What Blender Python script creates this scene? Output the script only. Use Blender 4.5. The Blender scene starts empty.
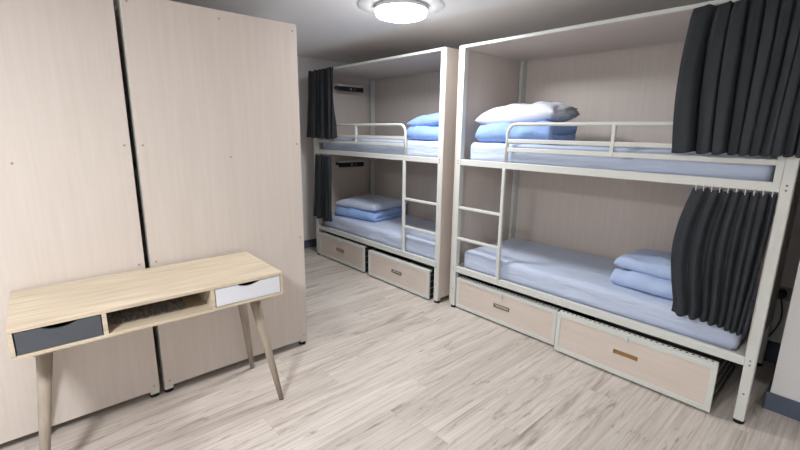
import bpy, bmesh, math, random
from mathutils import Vector, Matrix, noise
PI = math.pi
S = bpy.context.scene
COL = S.collection
random.seed(7)

# ------------------------------------------------------------------ helpers
def lin(r, g, b):
    f = lambda c: (c/255)/12.92 if c/255 <= .04045 else ((c/255+.055)/1.055)**2.4
    return (f(r), f(g), f(b), 1)

class MB:
    """collects shapes, then links them as ONE mesh object"""
    def __init__(s): s.bm = bmesh.new()
    def box(s, x0, x1, y0, y1, z0, z1):
        v = [s.bm.verts.new((x, y, z)) for z in (z0, z1) for y in (y0, y1) for x in (x0, x1)]
        for f in ((0,2,3,1),(4,5,7,6),(0,1,5,4),(2,6,7,3),(0,4,6,2),(1,3,7,5)):
            s.bm.faces.new([v[i] for i in f])
        return s
    def tube(s, pts, r, seg=12, r2=None):
        pts = [Vector(p) for p in pts]; n = len(pts); rings = []
        up = None
        for i, p in enumerate(pts):
            a = pts[max(i-1, 0)]; b = pts[min(i+1, n-1)]
            t = (b-a).normalized()
            if up is None:
                up = Vector((0,0,1)) if abs(t.z) < .9 else Vector((1,0,0))
            side = t.cross(up).normalized(); up = side.cross(t).normalized()
            rr = r if r2 is None else r + (r2-r)*i/(n-1)
            rings.append([s.bm.verts.new(p + rr*(math.cos(2*PI*k/seg)*side + math.sin(2*PI*k/seg)*up)) for k in range(seg)])
        for A, B in zip(rings, rings[1:]):
            for k in range(seg):
                s.bm.faces.new((A[k], A[(k+1) % seg], B[(k+1) % seg], B[k]))
        s.bm.faces.new(rings[0][::-1]); s.bm.faces.new(rings[-1])
        return s
    def lathe(s, prof, seg=48, axis='z', c=(0,0,0)):
        rings = []
        def P(r, h, a):
            x, y = r*math.cos(a), r*math.sin(a)
            q = (x, y, h) if axis == 'z' else ((x, h, y) if axis == 'y' else (h, x, y))
            return (q[0]+c[0], q[1]+c[1], q[2]+c[2])
        for r, h in prof:
            if r < 1e-6: rings.append([s.bm.verts.new(P(0, h, 0))])
            else: rings.append([s.bm.verts.new(P(r, h, 2*PI*k/seg)) for k in range(seg)])
        for A, B in zip(rings, rings[1:]):
            for k in range(seg):
                k2 = (k+1) % seg
                if len(A) == 1 and len(B) == 1: continue
                if len(A) == 1: s.bm.faces.new((A[0], B[k2], B[k]))
                elif len(B) == 1: s.bm.faces.new((A[k], A[k2], B[0]))
                else: s.bm.faces.new((A[k], A[k2], B[k2], B[k]))
        return s
    def prism_y(s, outline, y0, y1):
        """polygon outline in xz, extruded along y"""
        a = [s.bm.verts.new((x, y0, z)) for x, z in outline]
        b = [s.bm.verts.new((x, y1, z)) for x, z in outline]
        n = len(a)
        s.bm.faces.new(a); s.bm.faces.new(b[::-1])
        for i in range(n): s.bm.faces.new((a[i], b[i], b[(i+1) % n], a[(i+1) % n]))
        return s
    def prism_x(s, outline, x0, x1):
        a = [s.bm.verts.new((x0, y, z)) for y, z in outline]
        b = [s.bm.verts.new((x1, y, z)) for y, z in outline]
        n = len(a)
        s.bm.faces.new(a); s.bm.faces.new(b[::-1])
        for i in range(n): s.bm.faces.new((a[i], b[i], b[(i+1) % n], a[(i+1) % n]))
        return s
    def build(s, name, mat, parent=None, bevel=0, smooth=False, seg=2):
        bmesh.ops.recalc_face_normals(s.bm, faces=s.bm.faces[:])
        me = bpy.data.meshes.new(name); s.bm.to_mesh(me); s.bm.free()
        me.materials.append(mat)
        if smooth:
            for p in me.polygons: p.use_smooth = True
        o = bpy.data.objects.new(name, me); COL.objects.link(o)
        if parent is not None: o.parent = parent
        if bevel:
            m = o.modifiers.new('bevel', 'BEVEL'); m.width = bevel; m.segments = seg
            m.limit_method = 'ANGLE'; m.angle_limit = math.radians(40)
        return o

def tag(o, label, cat, group=None, kind=None):
    o['label'] = label; o['category'] = cat
    if group: o['group'] = group
    if kind: o['kind'] = kind
    return o
def thing(name, label, cat, loc=(0,0,0), rz=0, group=None):
    o = bpy.data.objects.new(name, None); COL.objects.link(o)
    o.empty_display_size = .1
    o.location = loc; o.rotation_euler = (0, 0, rz)
    return tag(o, label, cat, group)
def struct(o):
    o['kind'] = 'structure'; return o

# ------------------------------------------------------------------ materials
def new_mat(name, col, rough=.5, spec=.4, metal=0):
    m = bpy.data.materials.new(name); m.use_nodes = True
    b = m.node_tree.nodes['Principled BSDF']
    b.inputs['Base Color'].default_value = col
    b.inputs['Roughness'].default_value = rough
    b.inputs['Specular IOR Level'].default_value = spec
    b.inputs['Metallic'].default_value = metal
    return m
def N(m, t, **kw):
    n = m.node_tree.nodes.new(t)
    for k, v in kw.items(): setattr(n, k, v)
    return n
def L(m, a, b): m.node_tree.links.new(a, b)
def coords(m, scale, kind='Object', rot=(0,0,0)):
    tc = N(m, 'ShaderNodeTexCoord'); mp = N(m, 'ShaderNodeMapping')
    mp.inputs['Scale'].default_value = scale; mp.inputs['Rotation'].default_value = rot
    L(m, tc.outputs[kind], mp.inputs['Vector']); return mp.outputs['Vector']
def ramp(m, src, stops):
    r = N(m, 'ShaderNodeValToRGB'); e = r.color_ramp.elements
    while len(e) < len(stops): e.new(.5)
    for i, (p, c) in enumerate(stops): e[i].position = p; e[i].color = c
    L(m, src, r.inputs['Fac']); return r.outputs['Color']
def bump(m, src, strength, dist=.01):
    b = N(m, 'ShaderNodeBump'); b.inputs['Strength'].default_value = strength; b.inputs['Distance'].default_value = dist
    L(m, src, b.inputs['Height']); L(m, b.outputs['Normal'], m.node_tree.nodes['Principled BSDF'].inputs['Normal'])
def bsdf(m): return m.node_tree.nodes['Principled BSDF']
def noise_tex(m, vec, scale, detail=4, rough=.6, dist=0):
    n = N(m, 'ShaderNodeTexNoise'); n.inputs['Scale'].default_value = scale; n.inputs['Detail'].default_value = detail
    n.inputs['Roughness'].default_value = rough; n.inputs['Distortion'].default_value = dist
    L(m, vec, n.inputs['Vector']); return n.outputs['Fac']

def grain_mat(name, c1, c2, scale, rough=.5, spec=.4, c3=None, bstr=.05):
    m = new_mat(name, c1, rough, spec)
    f = noise_tex(m, coords(m, scale), 1.0, 5, .6, .3)
    st = [(.3, c2), (.7, c1)] if c3 is None else [(.25, c3), (.45, c2), (.72, c1)]
    L(m, ramp(m, f, st), bsdf(m).inputs['Base Color'])
    if bstr: bump(m, f, bstr, .002)
    return m

M = {}
PA, PB = lin(211,202,195), lin(205,195,187)
M['panel'] = grain_mat('pale_laminate', PA, PB, (45, 45, 2.2), .42, .35, bstr=.02)
M['panel_flat'] = grain_mat('pale_laminate_across', PA, PB, (2.2, 45, 45), .42, .35, bstr=.02)
M['drawer_panel'] = grain_mat('drawer_laminate', lin(214,203,194), lin(206,195,186), (3, 45, 45), .45, .35, bstr=.02)
M['metal'] = new_mat('cream_powder_coat', lin(207,210,206), .35, .5)
M['metal_dk'] = new_mat('dull_zinc', lin(120,118,110), .4, .5, .6)
M['rubber'] = new_mat('black_rubber', lin(22,22,24), .6, .3)
M['dark'] = new_mat('dark_void', lin(38,37,36), .8, .2)
M['brass'] = new_mat('screw_zinc', lin(165,155,145), .4, .5, .3)
M['slot_wood'] = grain_mat('brown_slot_wood', lin(160,125,80), lin(140,105,65), (6, 60, 60), .6, .2)
M['white_paint'] = new_mat('white_paint', lin(216,219,226), .4, .4)
M['slate'] = new_mat('slate_paint', lin(76,80,86), .45, .35)
M['desk_top'] = grain_mat('pale_oak_top', lin(209,197,178), lin(190,176,155), (55, 3, 40), .5, .3, lin(170,155,136))
M['desk_leg'] = grain_mat('grey_oak_leg', lin(168,156,142), lin(148,137,125), (40, 40, 3), .5, .3)
M['halo_shade'] = new_mat('grey_halo_shade', lin(205,205,206), .6, .3)  # ceiling shade around the lamp, put into a grey colour
M['plastic'] = new_mat('black_plastic', lin(20,20,21), .35, .5)
M['socket'] = new_mat('grey_socket', lin(150,150,150), .35, .4)

def cloth(name, col, rough=.85, wrinkle=(3, 14, 14), ws=.35, weave=False, var=.06):
    m = new_mat(name, col, rough, .15)
    b = bsdf(m); b.inputs['Sheen Weight'].default_value = .15
    f = noise_tex(m, coords(m, wrinkle), 1.0, 4, .55, .6)
    bump(m, f, ws, .02)
    c2 = tuple(c*(1-var*2) for c in col[:3]) + (1,)
    L(m, ramp(m, noise_tex(m, coords(m, (9, 9, 9)), 1, 3), [(.3, c2), (.7, col)]), b.inputs['Base Color'])
    return m
M['sheet'] = cloth('pale_blue_sheet', lin(190,202,225), wrinkle=(3, 12, 18), ws=.6, var=.02)
M['sheet_white'] = cloth('bluish_white_cotton', lin(215,221,236), wrinkle=(7, 9, 9), ws=.5, var=.02)
M['duvet'] = cloth('sky_blue_cotton', lin(150,181,232), wrinkle=(10, 8, 8), ws=.6, var=.05)
M['duvet_pale'] = cloth('pale_blue_cotton', lin(178,197,230), wrinkle=(9, 8, 8), ws=.6, var=.04)
M['duvet_dk'] = cloth('blue_piping', lin(84,120,190), var=.05)
M['navy'] = cloth('navy_lining', lin(62,88,150), var=.05)
M['curtain'] = cloth('charcoal_cloth', lin(47,51,56), .8, (8, 8, 3), .15, var=.08)
bsdf(M['curtain']).inputs['Sheen Weight'].default_value = 0
bsdf(M['curtain']).inputs['Specular IOR Level'].default_value = .3
bsdf(M['curtain']).inputs['Roughness'].default_value = .65
M['shaded_cloth'] = cloth('shaded_cotton_mouth', lin(196,201,210), var=.05)  # white pillowcase end, its shade put into the colour as grey
M['paper'] = None

# floor: pale greige oak boards running along y
def floor_mat():
    m = new_mat('grey_oak_vinyl', lin(190,182,176), .38, .4)
    tc = N(m, 'ShaderNodeTexCoord'); sep = N(m, 'ShaderNodeSeparateXYZ'); L(m, tc.outputs['Object'], sep.inputs[0])
    W, LEN = .19, 1.25
    def mth(op, a, b=None):
        n = N(m, 'ShaderNodeMath', operation=op)
        for i, v in enumerate((a, b)):
            if v is None: continue
            if isinstance(v, (int, float)): n.inputs[i].default_value = v
            else: L(m, v, n.inputs[i])
        return n.outputs[0]
    xs = mth('DIVIDE', mth('ADD', sep.outputs[0], .047), W); col = mth('FLOOR', xs)
    wn = N(m, 'ShaderNodeTexWhiteNoise', noise_dimensions='1D'); L(m, col, wn.inputs['W'])
    ys = mth('ADD', mth('DIVIDE', sep.outputs[1], LEN), mth('MULTIPLY', wn.outputs['Value'], 7.3)); row = mth('FLOOR', ys)
    cid = N(m, 'ShaderNodeCombineXYZ'); L(m, col, cid.inputs[0]); L(m, row, cid.inputs[1])
    wn2 = N(m, 'ShaderNodeTexWhiteNoise', noise_dimensions='3D'); L(m, cid.outputs[0], wn2.inputs['Vector'])
    # grain coordinates shifted per board
    sh = N(m, 'ShaderNodeVectorMath', operation='SCALE'); L(m, wn2.outputs['Color'], sh.inputs[0]); sh.inputs['Scale'].default_value = 17
    ad = N(m, 'ShaderNodeVectorMath', operation='ADD'); L(m, tc.outputs['Object'], ad.inputs[0]); L(m, sh.outputs[0], ad.inputs[1])
    def mapped(sc):
        mp = N(m, 'ShaderNodeMapping'); mp.inputs['Scale'].default_value = sc; L(m, ad.outputs[0], mp.inputs['Vector']); return mp.outputs[0]
    big = noise_tex(m, mapped((11, 1.1, 1)), 1, 8, .68, 1.2)
    fine = noise_tex(m, mapped((70, 1.6, 1)), 1, 4, .6, .4)
    base = ramp(m, big, [(.27, lin(132,118,110)), (.37, lin(186,177,169)), (.44, lin(208,200,193)), (.72, lin(220,214,208))])
    fin = ramp(m, fine, [(.25, lin(205,200,196)), (.6, lin(255,255,255))])
    mx = N(m, 'ShaderNodeMix', data_type='RGBA', blend_type='MULTIPLY'); mx.inputs['Factor'].default_value = .8
    L(m, base, mx.inputs['A']); L(m, fin, mx.inputs['B'])
    wisp = ramp(m, noise_tex(m, mapped((20, 2.2, 1)), 1, 6, .72, 2.2), [(.30, lin(176,164,154)), (.43, lin(255,255,255))])
    mw = N(m, 'ShaderNodeMix', data_type='RGBA', blend_type='MULTIPLY'); mw.inputs['Factor'].default_value = .85
    L(m, mx.outputs['Result'], mw.inputs['A']); L(m, wisp, mw.inputs['B']); mx = mw
    tone = ramp(m, wn2.outputs['Value'], [(0, lin(238,236,234)), (.5, lin(248,247,246)), (1, lin(255,255,255))])
    mx2 = N(m, 'ShaderNodeMix', data_type='RGBA', blend_type='MULTIPLY'); mx2.inputs['Factor'].default_value = 1
    L(m, mx.outputs['Result'], mx2.inputs['A']); L(m, tone, mx2.inputs['B'])
    # seams
    fx = mth('FRACT', xs); ex = mth('LESS_THAN', mth('MINIMUM', fx, mth('SUBTRACT', 1, fx)), .008)
    fy = mth('FRACT', ys); ey = mth('LESS_THAN', mth('MINIMUM', fy, mth('SUBTRACT', 1, fy)), .0012)
    seam = mth('MULTIPLY', mth('MAXIMUM', ex, ey), .18)
    mx3 = N(m, 'ShaderNodeMix', data_type='RGBA'); L(m, seam, mx3.inputs['Factor'])
    L(m, mx2.outputs['Result'], mx3.inputs['A']); mx3.inputs['B'].default_value = lin(110,98,90)
    L(m, mx3.outputs['Result'], bsdf(m).inputs['Base Color'])
    bump(m, fine, .06, .002)
    return m
M['floor'] = floor_mat()

def paint(name, c, rough=.75):
    m = new_mat(name, c, rough, .25)
    bump(m, noise_tex(m, coords(m, (60, 60, 60)), 1, 3), .05, .003); return m
M['wall'] = paint('wall_paint', lin(222,222,222))
M['ceiling'] = paint('ceiling_paint', lin(246,247,249))
M['skirting'] = paint('slate_skirting', lin(86,95,112), .5)

def paper_mat():
    m = new_mat('grey_ribbed_card', lin(150,148,146), .7, .2)
    v = coords(m, (20, 75, 1))
    f = noise_tex(m, v, 1, 3, .6, .6)
    L(m, ramp(m, f, [(.42, lin(110,109,110)), (.58, lin(150,148,146))]), bsdf(m).inputs['Base Color']); return m
M['paper'] = paper_mat()

# ------------------------------------------------------------------ room
XL, XR, YB, YF, ZC, ZB, YBULK = -2.41, 3.9, .93, -4.2, 2.28, 2.2, -1.245
struct(MB().box(XL-.1, XR+.1, YF-.1, YB+.1, -.1, 0).build('floor', M['floor']))
struct(MB().box(XL-.1, XR+.1, YBULK, YB+.1, ZC, ZC+.1).build('ceiling', M['ceiling']))
struct(MB().box(XL, XR, YF, YBULK, ZB, ZC+.1).build('trim_1', M['ceiling']))   # lowered stretch of ceiling
struct(MB().box(XL-.1, XL, YF-.1, YB+.1, 0, ZC+.1).build('wall_left', M['wall']))
struct(MB().box(XR, XR+.1, YF-.1, YB+.1, 0, ZC+.1).build('wall_right', M['wall']))
struct(MB().box(XL, XR, YB, YB+.1, 0, ZC+.1).build('wall_back', M['wall']))
struct(MB().box(XL, XR, YF-.1, YF, 0, ZC+.1).build('wall_front', M['wall']))
PXL = 2.056
struct(MB().box(PXL, XR, .28, YB, 0, ZC).build('wall_pier', M['wall']))
SK = .1
struct(MB().box(XL, XL+.015, YF, YB, 0, SK).build('baseboard_left', M['skirting'], bevel=.003))
struct(MB().box(XL+.015, PXL, YB-.015, YB, 0, .145).build('baseboard_back', M['skirting'], bevel=.003))
struct(MB().box(PXL-.015, XR, .265, .28, 0, SK).box(PXL-.015, PXL, .28, YB-.015, 0, SK).build('baseboard_right', M['skirting'], bevel=.003))

# ------------------------------------------------------------------ bunk beds
ZM0, ZM1, ZR0, ZR1 = 1.2, 1.246, .318, .367
PW = .045
def screw_at(parent, p, axis):
    pr = [(0, .0025), (.004, .002), (.0055, .0006), (.0055, -.001), (0, -.001)]
    sgn = {'-x': -1, '+x': 1, '-y': -1}[axis]
    pr = [(r, h*sgn) for r, h in pr]
    return MB().lathe(pr, 10, axis[1], p).build('screw', M['brass'], parent, smooth=True)

def make_bunk(name, label, loc, rz, Lx, D, H, group, mirror=False, front=True, screws=None, right_low=None):
    t = thing(name, label, 'bunk bed', loc, rz, group)
    RI = 0 if right_low is None else .045       # right end panel set in behind the post
    fx = (lambda x: Lx-x) if mirror else (lambda x: x)
    def bx(mb, x0, x1, *r):
        a, b = fx(x0), fx(x1); return mb.box(min(a, b), max(a, b), *r)
    # corner posts with rubber feet
    for x in (0, Lx-PW):
        for y in (0, D-PW):
            if RI and x > 0 and y > 0: x -= RI
            p = MB().box(x, x+PW, y, y+PW, .018, H).build('post', M['metal'], t, .004)
            MB().lathe([(0, 0), (.024, 0), (.024, .014), (.02, .018), (0, .018)], 16, c=(x+PW/2, y+PW/2, 0)).build('foot_cap', M['rubber'], p)
            if y == 0 and front:
                for z in (H-.025, ZM0+.012, ZM0+.034, ZR0+.012, ZR0+.036, .17):
                    MB().lathe([(0, -.003), (.004, -.002), (.005, 0), (.005, .001), (0, .001)], 8, 'y', (x+PW/2, 0, z)).build('bolt', M['metal_dk'], p)
    # rails
    for (z0, z1, nm) in ((H-.022, H, 'top_rail'), (ZM0, ZM1, 'middle_rail'), (ZR0, ZR1, 'bottom_rail')):
        MB().box(PW, Lx-PW, .004, .034, z0, z1).build(nm, M['metal'], t, .003)
        MB().box(PW, Lx-PW-RI, D-.034, D-.004, z0, z1).build(nm, M['metal'], t, .003)
        MB().box(.004, .034, PW, D-PW, z0, z1).build('side_rail', M['metal'], t, .003)
        MB().box(Lx-.034-(.05 if RI else 0), Lx-.004-(.05 if RI else 0), .034 if RI else PW, D-PW, z0, z1).build('side_rail', M['metal'], t, .003)
    # sheet panels: outer ends, back, roof, bed bases
    pb = .045
    MB().box(-.012, 0, 0, D, pb, H-.006).build('end_panel', M['panel'], t, .0015)
    (MB().box(Lx, Lx+.012, 0, D, pb, H-.006) if not RI else MB().box(Lx-.052, Lx-.042, .034, D, right_low, H-.022)).build('end_panel', M['panel'], t, .0015)
    (MB().box(0, Lx-RI, D, D+.01, pb, H-.006) if front else MB().box(PW, Lx-PW, D-.03, D-.02, pb, H-.04)).build('back_panel', M['panel'], t, .0015)
    MB().box(.036, Lx-(.053 if RI else .036), .036, D-.036, H-.02, H-.008).build('roof_panel', M['panel_flat'], t)
    for z in (ZM0, ZR0):
        MB().box(.036, Lx-(.053 if RI else .036), .036, D-.036, z+.012, z+.03).build('bed_base', M['panel_flat'], t)
    # inner angle strips in the back corners
    for x in (PW, Lx-PW-.006-RI):
        MB().box(x, x+.006, D-.075, D-PW+.01, ZR1, H-.04).build('corner_strip', M['metal'], t, .001)
    if front:
        # ladder by the post
        xr = .44
        lr = MB(); bx(lr, xr-.0, xr+.026, -.004, .022, ZR1-.01, ZM0+.001); lr.build('ladder_rail', M['metal'], t, .006)
        for z in (.862, .607):
            rg = MB(); bx(rg, PW, xr, .002, .026, z-.011, z+.011); rg.build('ladder_rung', M['metal'], t, .005)
        # guard rail
        g0 = .455; zt = 1.512; r = .0125
        pts = [(fx(g0), .018, ZM1-.002), (fx(g0), .018, zt-.07)]
        for k in range(1, 7):
            a = k/6*PI/2
            pts.append((fx(g0+.07*(1-math.cos(a))), .018, zt-.07+.07*math.sin(a)))
        pts += [(fx(x), .018, zt) for x in (.7, 1.2, 1.6, Lx-PW-.0)]
        gr = MB().tube(pts, r).build('guard_rail', M['metal'], t, smooth=True)
        g = MB(); bx(g, g0+.008, Lx-PW, .008, .022, 1.384, 1.411); g.build('guard_bar', M['metal'], gr, .004)
        g = MB(); bx(g, g0+.008, Lx-PW, .008, .022, 1.322, 1.352); g.build('guard_bar', M['metal'], gr, .004)
        g = MB(); bx(g, 1.17, 1.192, .005, .027, 1.322, zt); g.build('guard_upright', M['metal'], gr, .004)
        g = MB(); bx(g, Lx-PW-.03, Lx-PW, .003, .03, ZM1-.002, 1.375); g.build('end_bracket', M['metal'], gr, .003)
    if screws:
        x, ax, ps = screws
        for y, z in ps: screw_at(t, (x, y, z), ax)
    return t

GB = 'metal framed bunk beds with pale panels'
LB = 1.966
BA = make_bunk('bunk_bed', 'bunk bed nearest the right wall, with two charcoal curtains at its right end', (0,0,0), 0, 2.0, .85, 2.089, GB, right_low=.318)
for z in (ZM0, ):
    pass
BBX, BBY = -.112-LB, -.043
BB = make_bunk('bunk_bed', 'bunk bed at the far left, its ladder beside its right post', (BBX, BBY, 0), 0, LB, .85, 2.089, GB, mirror=True)
PX, PY, DW = -.2037, -1.2537, .8945
scr = [(y, z) for z in (2.025, 1.37, .77, .075) for y in (.026, .868)] + [(.45, 2.02), (.44, 1.30)]
BD = make_bunk('bunk_bed', 'bunk bed showing only its plain end panel, behind the white desk drawer', (PX-.012, PY, 0), PI, LB, DW, 2.067, GB,
               front=False, screws=(-.012, '-x', scr))
scr2 = [(DW-y, z) for y, z in scr] + [(.4, 1.21)]
BC = make_bunk('bunk_bed', 'bunk bed showing only its plain end panel, behind the dark desk drawer',
               (PX-.012-LB, PY-2*DW-.026, 0), 0, LB, DW, 2.067, GB, front=False, screws=(LB+.012, '+x', scr2))

# reading shelves with a black strip, on the inside of the far bunk's left end
def reading_shelf(z):
    s = MB().box(.036, .12, .26, .60, z, z+.022).build('reading_shelf', M['metal'], BB, .003)
    st = MB().box(.115, .128, .25, .61, z-.052, z-.001).box(.036, .115, .262, .598, z-.03, z-.001).build('power_strip', M['plastic'], s, .004)
    MB().lathe([(0, .004), (.012, .003), (.014, 0), (0, 0)], 14, 'x', (.128, .43, z-.026)).build('switch', M['socket'], st)
    MB().box(.128, .13, .47, .5, z-.035, z-.018).build('usb_port', M['metal_dk'], st)
reading_shelf(1.945); reading_shelf(1.085)

# ------------------------------------------------------------------ under-bed drawers
def drawer(label, x0, x1, yf, h, slot='panel', depth=.6, group='low storage drawers under the bunk beds'):
    w = x1-x0; t = thing('storage_drawer', label, 'drawer', ((x0+x1)/2, yf, 0), 0, group)
    a, b = -w/2, w/2; z0 = .014; F = .028
    # angle-iron front frame
    MB().box(a, b, 0, .02, z0, z0+F).box(a, b, 0, .02, h-F, h).box(a, a+F, 0, .02, z0+F, h-F).box(b-F, b, 0, .02, z0+F, h-F).build('front_frame', M['metal'], t, .002)
    # front panel with a cut slot
    sw, sh, zc = .07, .015, h*.55
    pn = MB()
    pn.box(a+F, -sw, .004, .018, z0+F, h-F).box(sw, b-F, .004, .018, z0+F, h-F)
    pn.box(-sw, sw, .004, .018, z0+F, zc-sh).box(-sw, sw, .004, .018, zc+sh, h-F)
    pn.build('front_panel', M['drawer_panel'], t)
    if slot == 'wood':
        MB().box(-sw, sw, .012, .024, zc-sh, zc+sh).build('handle_slot', M['slot_wood'], t)['label'] = 'brown handle slot'
    else:
        hd = MB().box(-sw, sw, .0, .02, zc+sh-.006, zc+sh).box(-sw, sw, .0, .02, zc-sh, zc-sh+.006).box(-sw, -sw+.008, 0, .02, zc-sh+.006, zc+sh-.006).box(sw-.008, sw, 0, .02, zc-sh+.006, zc+sh-.006).build('handle', M['metal_dk'], t, .001)
        MB().box(-sw+.006, sw-.006, .008, .024, zc-sh+.005, zc+sh-.005).build('handle_plate', M['drawer_panel'], hd)
    # perforated rim above the front
    lid = MB().box(a+.005, b-.005, .02, .045, h-.016, h+.004).build('rim', M['metal'], t, .002)
    n = int(w/.03)
    sl = MB()
    for k in range(n):
        x = a+.03+k*(w-.06)/(n-1); sl.box(x-.006, x+.006, .024, .034, h+.0035, h+.0052)
    sl.build('rim_slots', M['dark'], lid)
    # box body with slotted sides
    MB().box(a+.01, b-.01, .02, depth, z0, z0+.012).build('base', M['dark'], t)
    MB().box(a+.012, b-.012, depth-.012, depth, z0+.012, h-.03).build('rear_panel', M['drawer_panel'], t)
    for s, e in ((a+.004, a+.012), (b-.012, b-.004)):
        sd = MB().box(s, e, .02, depth-.012, z0+.012, h-.02).build('side_panel', M['dark'], t)
        out = s-.004 if s < 0 else e
        rb = MB()
        for k in range(4):
            z = z0+.03+k*(h-.08)/3.2; rb.box(out, out+.004, .02, depth-.02, z, z+.012)
        rb.build('side_slats', M['metal_dk'], sd)
    # hasp at the top middle
    MB().box(-.005, .005, -.004, 0, h-.05, h-.004).lathe([(0, -.011), (.008, -.011), (.008, -.004), (0, -.004)], 10, 'y', (0, 0, h-.02)).build('latch', M['metal'], t, .001)
    # castors, so that the box stands on the floor
    for sx in (a+.06, b-.06):
        for y in (.06, depth-.08):
            MB().lathe([(0, -.012), (.013, -.012), (.013, .012), (0, .012)], 12, 'x', (sx, y, .013)).build('castor', M['rubber'], t)
    return t
drawer('left drawer under the right bunk, with a plain metal-rimmed handle', .052, .948, .012, .272)
drawer('right drawer under the right bunk, pulled out, with a brown slot handle', .972, 1.862, -.035, .288, 'wood')
drawer('left drawer under the far left bunk, furthest from the camera', -2.028, -1.155, -.045, .285)
drawer('right drawer under the far left bunk, between its ladder and the drawer gap', -1.065, -.205, -.055, .272)

# ------------------------------------------------------------------ bedding
def rounded_block(name, lx, ly, h, mat, r=.05, nx=60, ny=30, wob=.004, seed=0, skirt=0, puff=0, pw=6, hol=None):
    """soft block: superelliptic rounded slab with gentle wrinkles; bottom at z=0"""
    bm = bmesh.new(); nz = 10
    def lump(p):
        q = Vector(p)
        return wob*(noise.noise(q*5+Vector((seed*3.1, 0, 0))) + .6*noise.noise(Vector((q.x*6, q.y*20, q.z*26))+Vector((0, seed*2.7, 0))))
    bmesh.ops.create_cube(bm, size=1)
    bmesh.ops.subdivide_edges(bm, edges=bm.edges[:], cuts=1)
    bm.free(); bm = bmesh.new()
    import itertools
    grid = {}
    def vert(i, j, k):
        key = (i, j, k)
        if key in grid: return grid[key]
        x = (i/nx-.5)*lx; y = (j/ny-.5)*ly; z = k/nz*h
        ix = max(-lx/2+r, min(lx/2-r, x)); iy = max(-ly/2+r, min(ly/2-r, y)); rz = min(r, h/2*.98); iz = max(rz, min(h-rz, z))
        d = Vector((x-ix, y-iy, (z-iz)*r/rz))
        if d.length > 1e-6:
            m = max(abs(d.x), abs(d.y), abs(d.z)); d = d.normalized()*m
        p = Vector((ix+d.x, iy+d.y, iz+d.z*rz/r))
        if puff:
            u, v = 2*x/lx, 2*y/ly; p.z += (puff*(1-u*u)*(1-v*v))*(z/h)
        nrm = Vector((x/lx*2, y/ly*2, (z/h-.5)*2))
        w = lump(p)
        a = max(abs(nrm.x), abs(nrm.y), abs(nrm.z))
        if abs(nrm.z) == a: p.z += w*(1 if nrm.z > 0 else 0)
        elif abs(nrm.y) == a: p.y += w*(1 if nrm.y > 0 else -1)
        else: p.x += w*(1 if nrm.x > 0 else -1)
        p.z = max(p.z, 0)
        grid[key] = bm.verts.new(p); return grid[key]
    for i in range(nx):
        for j in range(ny):
            for k in (0, nz):
                bm.faces.new([vert(i, j, k), vert(i+1, j, k), vert(i+1, j+1, k), vert(i, j+1, k)])
    for i in range(nx):
        for k in range(nz):
            for j in (0, ny):
                bm.faces.new([vert(i, j, k), vert(i+1, j, k), vert(i+1, j, k+1), vert(i, j, k+1)])
    for j in range(ny):
        for k in range(nz):
            for i in (0, nx):
                bm.faces.new([vert(i, j, k), vert(i, j+1, k), vert(i, j+1, k+1), vert(i, j, k+1)])
    mb = MB(); mb.bm.free(); mb.bm = bm
    return mb.build(name, mat, smooth=True)

def mattress(label, x0, x1, y0, y1, z0, z1, seed):
    o = rounded_block('mattress', x1-x0, y1-y0, z1-z0, M['sheet'], .035, 70, 30, .006, seed)
    o.location = ((x0+x1)/2, (y0+y1)/2, z0)
    return tag(o, label, 'mattress', 'mattresses in pale blue fitted sheets')
ZU, ZL = ZM0+.03, ZR0+.03
mattress('mattress in a pale blue sheet on the lower bed of the right bunk', .075, 1.91, .05, .79, ZL, .502, 1)
mattress('mattress in a pale blue sheet on the upper bed of the right bunk', .085, 1.91, .05, .79, ZU, 1.378, 2)
mattress('mattress in a pale blue sheet on the lower bed of the far left bunk', BBX+.075, BBX+LB-.06, BBY+.05, BBY+.79, ZL, .502, 3)
mattress('mattress in a pale blue sheet on the upper bed of the far left bunk', BBX+.085, BBX+LB-.06, BBY+.05, BBY+.79, ZU, 1.378, 4)

def pillow(name, label, cat, lx, ly, h, mat, loc, rot=(0,0,0), seed=0, group=None, n=48, flat=.5, wob=.02, box=.45):
    bm = bmesh.new(); top, bot = {}, {}
    for i in range(n+1):
        for j in range(n+1):
            u, v = 2*i/n-1, 2*j/n-1
            eu, ev = max(0, 1-abs(u)**3.2), max(0, 1-abs(v)**3.2)
            t = (eu*ev)**box
            # corners pinch outwards, edges curve in a little
            kx = 1-.05*(1-abs(v)**2)*abs(u)**3; ky = 1-.07*(1-abs(u)**2)*abs(v)**3
            x, y = u*lx/2*kx, v*ly/2*ky
            w = wob*t*(noise.noise(Vector((x*9+seed*4.3, y*9, seed))) + .6*noise.noise(Vector((x*5, y*24+seed, 2.2))))
            zt = h*flat*0 + h*.42 + h*.58*t + w
            zb = h*.42*(1-t)
            top[i, j] = bm.verts.new((x, y, zt))
            bot[i, j] = top[i, j] if (i in (0, n) or j in (0, n)) else bm.verts.new((x, y, zb))
            if bot[i, j] is top[i, j]: top[i, j].co.z = h*.42
    for i in range(n):
        for j in range(n):
            bm.faces.new([top[i,j], top[i+1,j], top[i+1,j+1], top[i,j+1]])
            f = [bot[i,j], bot[i,j+1], bot[i+1,j+1], bot[i+1,j]]
            bm.faces.new(f)
    mb = MB(); mb.bm.free(); mb.bm = bm
    o = mb.build(name, mat, smooth=True)
    o.location = loc; o.rotation_euler = rot
    return tag(o, label, cat, group)

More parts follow.
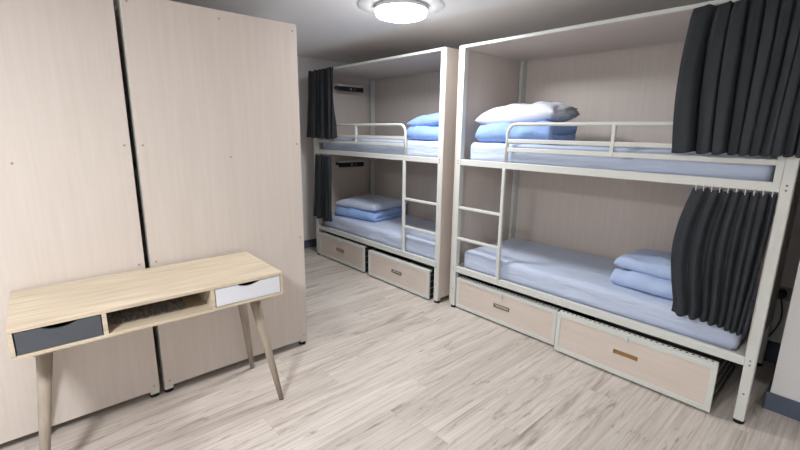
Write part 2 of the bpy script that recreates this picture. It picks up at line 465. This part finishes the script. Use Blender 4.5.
def folded(label, lx, ly, h, layers, mat, loc, rz=0, seed=0, group='folded duvets and pillows on the beds', edge=None, ruck=.018):
    """a quilt folded into layers: serpentine section swept along x, bottom at z=0"""
    t = h/layers; path = []
    y0, y1 = -ly/2+t/2, ly/2-t/2
    for k in range(layers):
        z = t*(k+.5); a, b = (y1, y0) if k % 2 == 0 else (y0, y1)
        for s in range(15): path.append((a+(b-a)*s/14, z))
        if k < layers-1:
            for s in range(1, 8):
                an = s/8*PI; d = -1 if k % 2 == 0 else 1
                path.append((b+d*t/2*math.sin(an)*1.0, z+t/2*(1-math.cos(an))))
    th = t*.47; n = len(path); outer, inner = [], []
    for i in range(n):
        a, b = path[max(i-1, 0)], path[min(i+1, n-1)]
        dx, dz = b[0]-a[0], b[1]-a[1]; l = math.hypot(dx, dz) or 1
        nx_, nz_ = -dz/l, dx/l
        outer.append((path[i][0]+nx_*th, path[i][1]+nz_*th)); inner.append((path[i][0]-nx_*th, path[i][1]-nz_*th))
    loop = outer+inner[::-1]; m = len(loop); NX = 40
    bm = bmesh.new(); rings = []
    cy, cz = 0, h/2
    for i in range(NX+1):
        u = 2*i/NX-1; x = u*lx/2
        e = max(0, 1-abs(u)**14)**.5           # ends draw in
        ring = []
        for (y, z) in loop:
            k = z/h
            sc = .965+.035*e
            yy = y*sc + ruck*k*noise.noise(Vector((x*8+seed, z*14, 1.3)))
            zz = z*(.90+.10*e)
            zz += ruck*k*(noise.noise(Vector((x*7+seed*5, y*7, seed))) + .5*noise.noise(Vector((x*18, y*14+seed, 4))))
            xx = x + .018*noise.noise(Vector((y*6+seed, z*22, u*1.5)))*abs(u)
            ring.append(bm.verts.new((xx, yy, max(0.0, zz))))
        rings.append(ring)
    for A, B in zip(rings, rings[1:]):
        for k in range(m):
            bm.faces.new((A[k], A[(k+1) % m], B[(k+1) % m], B[k]))
    for R, fl in ((rings[0], 1), (rings[-1], 0)):
        for k in range(n-1):
            q = (R[k], R[k+1], R[m-2-k], R[m-1-k])
            bm.faces.new(q if fl else q[::-1])
    mb = MB(); mb.bm.free(); mb.bm = bm
    o = mb.build('folded_duvet', mat, smooth=True)
    o.location = loc; o.rotation_euler = (0, 0, rz)
    tag(o, label, 'duvet', group)
    return o
GP = 'pillows on the bunk beds'; GD = 'folded duvets on the bunk beds'
# right bunk, upper bed
ZT, ZO = 1.379, .503
folded('sky blue folded duvet under the white pillow on the right upper bed', .60, .42, .15, 2, M['duvet'], (.425, .32, ZT), math.radians(2), 1, GD)
p = pillow('pillow', 'white pillow with an open pillowcase end, topmost on the right upper bed', 'pillow', .63, .44, .165, M['sheet_white'],
           (.418, .31, ZT+.118), (0, math.radians(-4.5), math.radians(4)), 3, GP)
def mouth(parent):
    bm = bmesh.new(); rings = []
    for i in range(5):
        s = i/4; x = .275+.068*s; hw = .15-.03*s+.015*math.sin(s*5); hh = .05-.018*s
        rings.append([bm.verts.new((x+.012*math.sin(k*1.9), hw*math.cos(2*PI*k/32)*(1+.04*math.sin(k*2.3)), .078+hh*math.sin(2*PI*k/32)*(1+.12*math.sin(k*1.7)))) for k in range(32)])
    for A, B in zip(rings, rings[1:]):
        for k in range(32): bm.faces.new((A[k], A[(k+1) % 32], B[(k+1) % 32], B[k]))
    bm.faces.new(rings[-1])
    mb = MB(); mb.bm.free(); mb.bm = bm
    o = mb.build('pillowcase_mouth', M['shaded_cloth'], parent, smooth=True)
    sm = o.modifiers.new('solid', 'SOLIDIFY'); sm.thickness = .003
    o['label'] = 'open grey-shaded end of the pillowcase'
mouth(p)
# right bunk, lower bed
folded('pale blue folded duvet under the pale pillow beside the right lower curtain', .56, .40, .105, 2, M['duvet_pale'], (1.50, .36, ZO), math.radians(-3), 5, GD)
pillow('pillow', 'pale blue pillow on the folded duvet beside the right lower curtain', 'pillow', .56, .40, .105, M['duvet_pale'], (1.49, .38, ZO+.095), (0, 0, math.radians(-4)), 9, GP, box=.25)
# far bunk, upper bed
folded('sky blue folded duvet under the blue pillow on the far upper bed', .46, .42, .125, 2, M['duvet'], (-.41, .29, ZT), math.radians(1), 11, GD)
pillow('pillow', 'sky blue pillow, topmost by the right post of the far upper bed', 'pillow', .50, .42, .12, M['duvet'], (-.41, .28, ZT+.112), (0, math.radians(-5), math.radians(2)), 13, GP)
# far bunk, lower bed
folded('blue folded duvet under the pale pillow on the far lower bed', .60, .56, .10, 2, M['duvet'], (-1.56, .38, ZO), math.radians(10), 15, GD)
pillow('pillow', 'pale pillow lying on the blue duvet of the far lower bed', 'pillow', .62, .58, .115, M['sheet'], (-1.58, .39, ZO+.088), (0, 0, math.radians(10)), 17, GP, box=.3)

# ------------------------------------------------------------------ curtains
def curtain(label, zt, zb, xl, xr, y0, nf, amp=(.018, .03), seed=0, hooks=9, gx=None, zbf=None, rail_z=None, warp=.6):
    """xl/xr: left and right edge as function of v (0 top .. 1 bottom)"""
    NU, NV = 160, 36
    bm = bmesh.new(); g = {}
    rnd = random.Random(seed); ph = [rnd.uniform(0, 6.28) for _ in range(4)]
    for i in range(NU+1):
        u = i/NU
        fu = u**(1+warp*.4)
        for j in range(NV+1):
            v = j/NV
            w = u + .03 + .02*math.sin(3*v+ph[0]+4*u)
            p1 = 2*PI*nf*(w**(1.0+warp)) + ph[1] + .7*math.sin(5.1*w+ph[2]) + .35*math.sin(11*w+2*v+ph[3])
            wave = math.sin(p1) + .34*math.sin(2*p1+ph[2]+v*1.5) + .5*math.sin(.43*p1+ph[3]+.8*v)
            am = amp[0]+(amp[1]-amp[0])*v
            am *= max(.45, 1+.9*noise.noise(Vector((u*6.5+seed*1.7, v*.8, .5))))
            if v < .06: am *= .45+.55*v/.06
            x = xl(v)+(xr(v)-xl(v))*u + .35*am*math.cos(p1)*min(1, u*8, (1-u)*8)
            y = y0 + am*.8*wave + .006*noise.noise(Vector((u*5, v*4, seed)))
            top = zt + (0 if gx is None else 0)
            sc = .012*abs(math.sin(p1*.5))*(1-v)**6
            bot = zb if zbf is None else zbf(u)
            z = (top-sc)+(bot+.006*math.sin(p1+.6)-(top-sc))*v
            g[i, j] = bm.verts.new((x, y, z))
    for i in range(NU):
        for j in range(NV):
            bm.faces.new((g[i,j], g[i+1,j], g[i+1,j+1], g[i,j+1]))
    mb = MB(); mb.bm.free(); mb.bm = bm
    o = mb.build('curtain', M['curtain'], smooth=True)
    sm = o.modifiers.new('solid', 'SOLIDIFY'); sm.thickness = .0025
    tag(o, label, 'curtain', 'charcoal privacy curtains on the bunk beds')
    for k in range(hooks):
        u = (k+.5)/hooks; i = int(u*NU)
        c = bm_top[i] if False else None
        x = xl(0)+(xr(0)-xl(0))*u
        MB().tube([(x, y0-.006, zt-.018), (x, y0-.012, zt-.004), (x, y0-.006, zt+.008), (x, y0+.004, zt+.012)], .002, 8).build('curtain_hook', M['white_paint'], o)
    return o
cL = lambda a, b: (lambda v: a+(b-a)*v)
curtain('charcoal curtain on the upper bed of the right bunk, top right of the picture', 2.064, 1.368, lambda v: 1.515-.02*math.sin(PI*v), cL(2.03, 2.03), -.045, 9, (.028, .034), 21, hooks=0)
curtain('charcoal curtain on the lower bed of the right bunk, beside the right post', 1.195, .49,
        lambda v: 1.615-.05*math.sin(PI*min(1, v*1.1))-.012*v, cL(1.952, 1.93), .002, 8, (.015, .025), 22, zbf=lambda u: .485+.012*math.sin(u*4), hooks=10)
curtain('charcoal curtain on the upper bed of the far left bunk, by the left wall', 2.085, 1.37, cL(-2.075, -2.15), cL(-1.60, -1.60), BBY-.04, 6, (.022, .03), 23, hooks=0)
curtain('charcoal curtain on the lower bed of the far left bunk, by the left wall', 1.196, .46, cL(-2.04, -2.12), cL(-1.735, -1.735), BBY-.012, 4, (.018, .026), 24, hooks=6)

# ------------------------------------------------------------------ desk
DK = thing('desk', 'pale oak desk on four splayed legs in front of the end panels', 'desk', (.0625, -2.182, 0), math.radians(-1.5))
hx, hy, z0, z1 = .2425, .52, .632, .75
th = .014
MB().box(-hx, hx, -hy, hy, z1-th, z1).build('tabletop', M['desk_top'], DK, .002)
MB().box(-hx, hx, -hy, hy, z0, z0+th).build('bottom_board', M['desk_top'], DK, .002)
for s in (-1, 1):
    MB().box(-hx, hx, min(s*hy, s*(hy-th)), max(s*hy, s*(hy-th)), z0+th, z1-th).build('side_board', M['desk_top'], DK, .001)
MB().box(-hx, -hx+.01, -hy+th, hy-th, z0+th, z1-th).build('back_board', M['desk_top'], DK)
d1, d2 = -.235, .178
for y in (d1, d2):
    MB().box(-hx+.01, hx-.002, y-.008, y+.008, z0+th, z1-th).build('divider', M['desk_top'], DK, .001)
def desk_drawer(ya, yb, mat, lab):
    ya += .004; yb -= .004; zA, zB = z0+th+.003, z1-th-.003
    yc = (ya+yb)/2
    # front with a shallow scoop in its top edge
    out = [(ya, zA), (yb, zA), (yb, zB)]
    sw = .056
    for k in range(13):
        a = k/12; y = yc+sw-2*sw*a; out.append((y, zB-.017*math.sin(PI*a)**.8))
    out.append((ya, zB))
    f = MB().prism_x(out, hx-.018, hx-.004).build('desk_drawer', mat, DK)
    f['label'] = lab
    MB().box(-hx+.03, hx-.018, ya+.004, yb-.004, zA, zA+.008).box(-hx+.03, hx-.018, ya+.004, ya+.014, zA+.008, zB-.02).box(-hx+.03, hx-.018, yb-.014, yb-.004, zA+.008, zB-.02).build('drawer_box', M['dark'], f)
desk_drawer(-hy+th, d1-.008, M['slate'], 'dark slate drawer front')
desk_drawer(d2+.008, hy-th, M['white_paint'], 'white drawer front')
for sx in (-1, 1):
    for sy in (-1, 1):
        xa, xb = (.052, .178) if sx > 0 else (-.142, -.232)
        lg = MB().tube([(xa, sy*.428, z0-.018), ((xa+xb)/2, sy*.467, .31), (xb, sy*.505, .004)], .029, 20, .013).build('leg', M['desk_leg'], DK, smooth=True)
        MB().lathe([(0, 0), (.012, 0), (.0125, .006), (0, .006)], 14, c=(xb, sy*.5053, 0)).build('foot_pad', M['rubber'], lg)
for sy in (-1, 1):
    MB().box(-.205, .205, sy*.43-.034, sy*.43+.034, z0-.02, z0).build('leg_rail', M['desk_leg'], DK, .002)
# ribbed grey card in the open compartment
def leaflet():
    bm = bmesh.new(); n = 30; top = []
    for i in range(n+1):
        v = i/n; r = []
        for k, x in enumerate((0, .03, .06, .09, .12)):
            r.append(bm.verts.new((-.06+x, -.15+.30*v, .004+.02*(k/4)**0*(1-k/4)*.6+.002*math.sin(v*40))))
        top.append(r)
    for A, B in zip(top, top[1:]):
        for k in range(4): bm.faces.new((A[k], A[k+1], B[k+1], B[k]))
    mb = MB(); mb.bm.free(); mb.bm = bm
    o = mb.build('leaflet', M['paper'])
    sm = o.modifiers.new('s', 'SOLIDIFY'); sm.thickness = .004
    o.location = (.165, -2.25, z0+th+.001); o.rotation_euler = (0, 0, math.radians(-1.5))
    tag(o, 'grey ribbed card lying in the open compartment of the desk', 'paper')
leaflet()

# ------------------------------------------------------------------ ceiling lights
def emis(name, c, s):
    m = bpy.data.materials.new(name); m.use_nodes = True; nt = m.node_tree; nt.nodes.clear()
    o = nt.nodes.new('ShaderNodeOutputMaterial'); e = nt.nodes.new('ShaderNodeEmission')
    e.inputs['Color'].default_value = c; e.inputs['Strength'].default_value = s
    nt.links.new(e.outputs[0], o.inputs[0]); return m
LAMP = 100
def ceiling_light(label, x, y, z, s):
    t = thing('ceiling_light', label, 'ceiling light', (x, y, z), 0, 'round flush ceiling lights')
    MB().lathe([(0, 0), (.285, 0), (.29, -.003), (.285, -.006), (0, -.006)], 64).build('halo_shadow_disc', M['halo_shade'], t)  # added disc standing in for the shadow halo on the ceiling
    MB().lathe([(0, -.006), (.165, -.006), (.178, -.01), (.18, -.03), (.172, -.034), (0, -.034)], 48).build('base_ring', M['white_paint'], t, smooth=False)
    MB().lathe([(.166, -.066), (.14, -.076), (.08, -.081), (0, -.082)], 48).build('diffuser', emis('lamp_glow', (.985, .992, 1, 1), s), t, smooth=True)
    MB().lathe([(.168, -.034), (.173, -.045), (.172, -.057), (.166, -.066)], 48).build('diffuser_rim', emis('lamp_rim_glow', (.985, .992, 1, 1), s*.15), t, smooth=True)
    return t
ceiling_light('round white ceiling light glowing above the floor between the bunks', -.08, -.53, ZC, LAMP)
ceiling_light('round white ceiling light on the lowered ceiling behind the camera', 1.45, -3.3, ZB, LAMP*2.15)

# ------------------------------------------------------------------ wall socket and cable in the alcove
sk = thing('wall_socket', 'wall socket with a black plug and hanging cable, low in the dark alcove', 'socket', (1.969, YB, .478))
MB().box(-.043, .043, -.01, 0, -.043, .043).build('socket_plate', M['socket'], sk, .003)
pg = MB().lathe([(0, -.045), (.018, -.045), (.027, -.035), (.027, -.01), (0, -.01)], 18, 'y', (0, 0, .0)).build('plug', M['plastic'], sk)
pts = []
for k in range(25):
    v = k/24
    pts.append((-.002+.03*math.sin(v*5.2)-.02*v, -.03-.012*math.sin(v*3), -.02-.44*v))
MB().tube(pts, .004, 8).build('cable', M['plastic'], pg, smooth=True)

# ------------------------------------------------------------------ world, camera, view
w = bpy.data.worlds.new('world'); S.world = w; w.use_nodes = True
w.node_tree.nodes['Background'].inputs[0].default_value = (.5, .52, .55, 1); w.node_tree.nodes['Background'].inputs[1].default_value = .3
cam = bpy.data.cameras.new('camera'); co = bpy.data.objects.new('camera', cam); COL.objects.link(co); S.camera = co
cam.sensor_width = 36; cam.lens = 425.909*36/800; cam.clip_start = .02
yaw, pit, rol = (math.radians(a) for a in (-47.938, 12.4016, .7654))
fwd = Vector((math.sin(yaw)*math.cos(pit), math.cos(yaw)*math.cos(pit), -math.sin(pit)))
right = Vector((math.cos(yaw), -math.sin(yaw), 0)); up = right.cross(fwd)
r2 = math.cos(rol)*right+math.sin(rol)*up; u2 = -math.sin(rol)*right+math.cos(rol)*up
co.matrix_world = Matrix.Translation((2.2374, -2.6058, 1.4537)) @ Matrix((r2, u2, -fwd)).transposed().to_4x4()
S.view_settings.view_transform = 'Standard'; S.view_settings.look = 'None'
S.view_settings.gamma = 1; S.view_settings.use_curve_mapping = False
S.view_settings.exposure = .12
S.cycles.use_denoising = True
S.cycles.max_bounces = 12; S.cycles.diffuse_bounces = 8
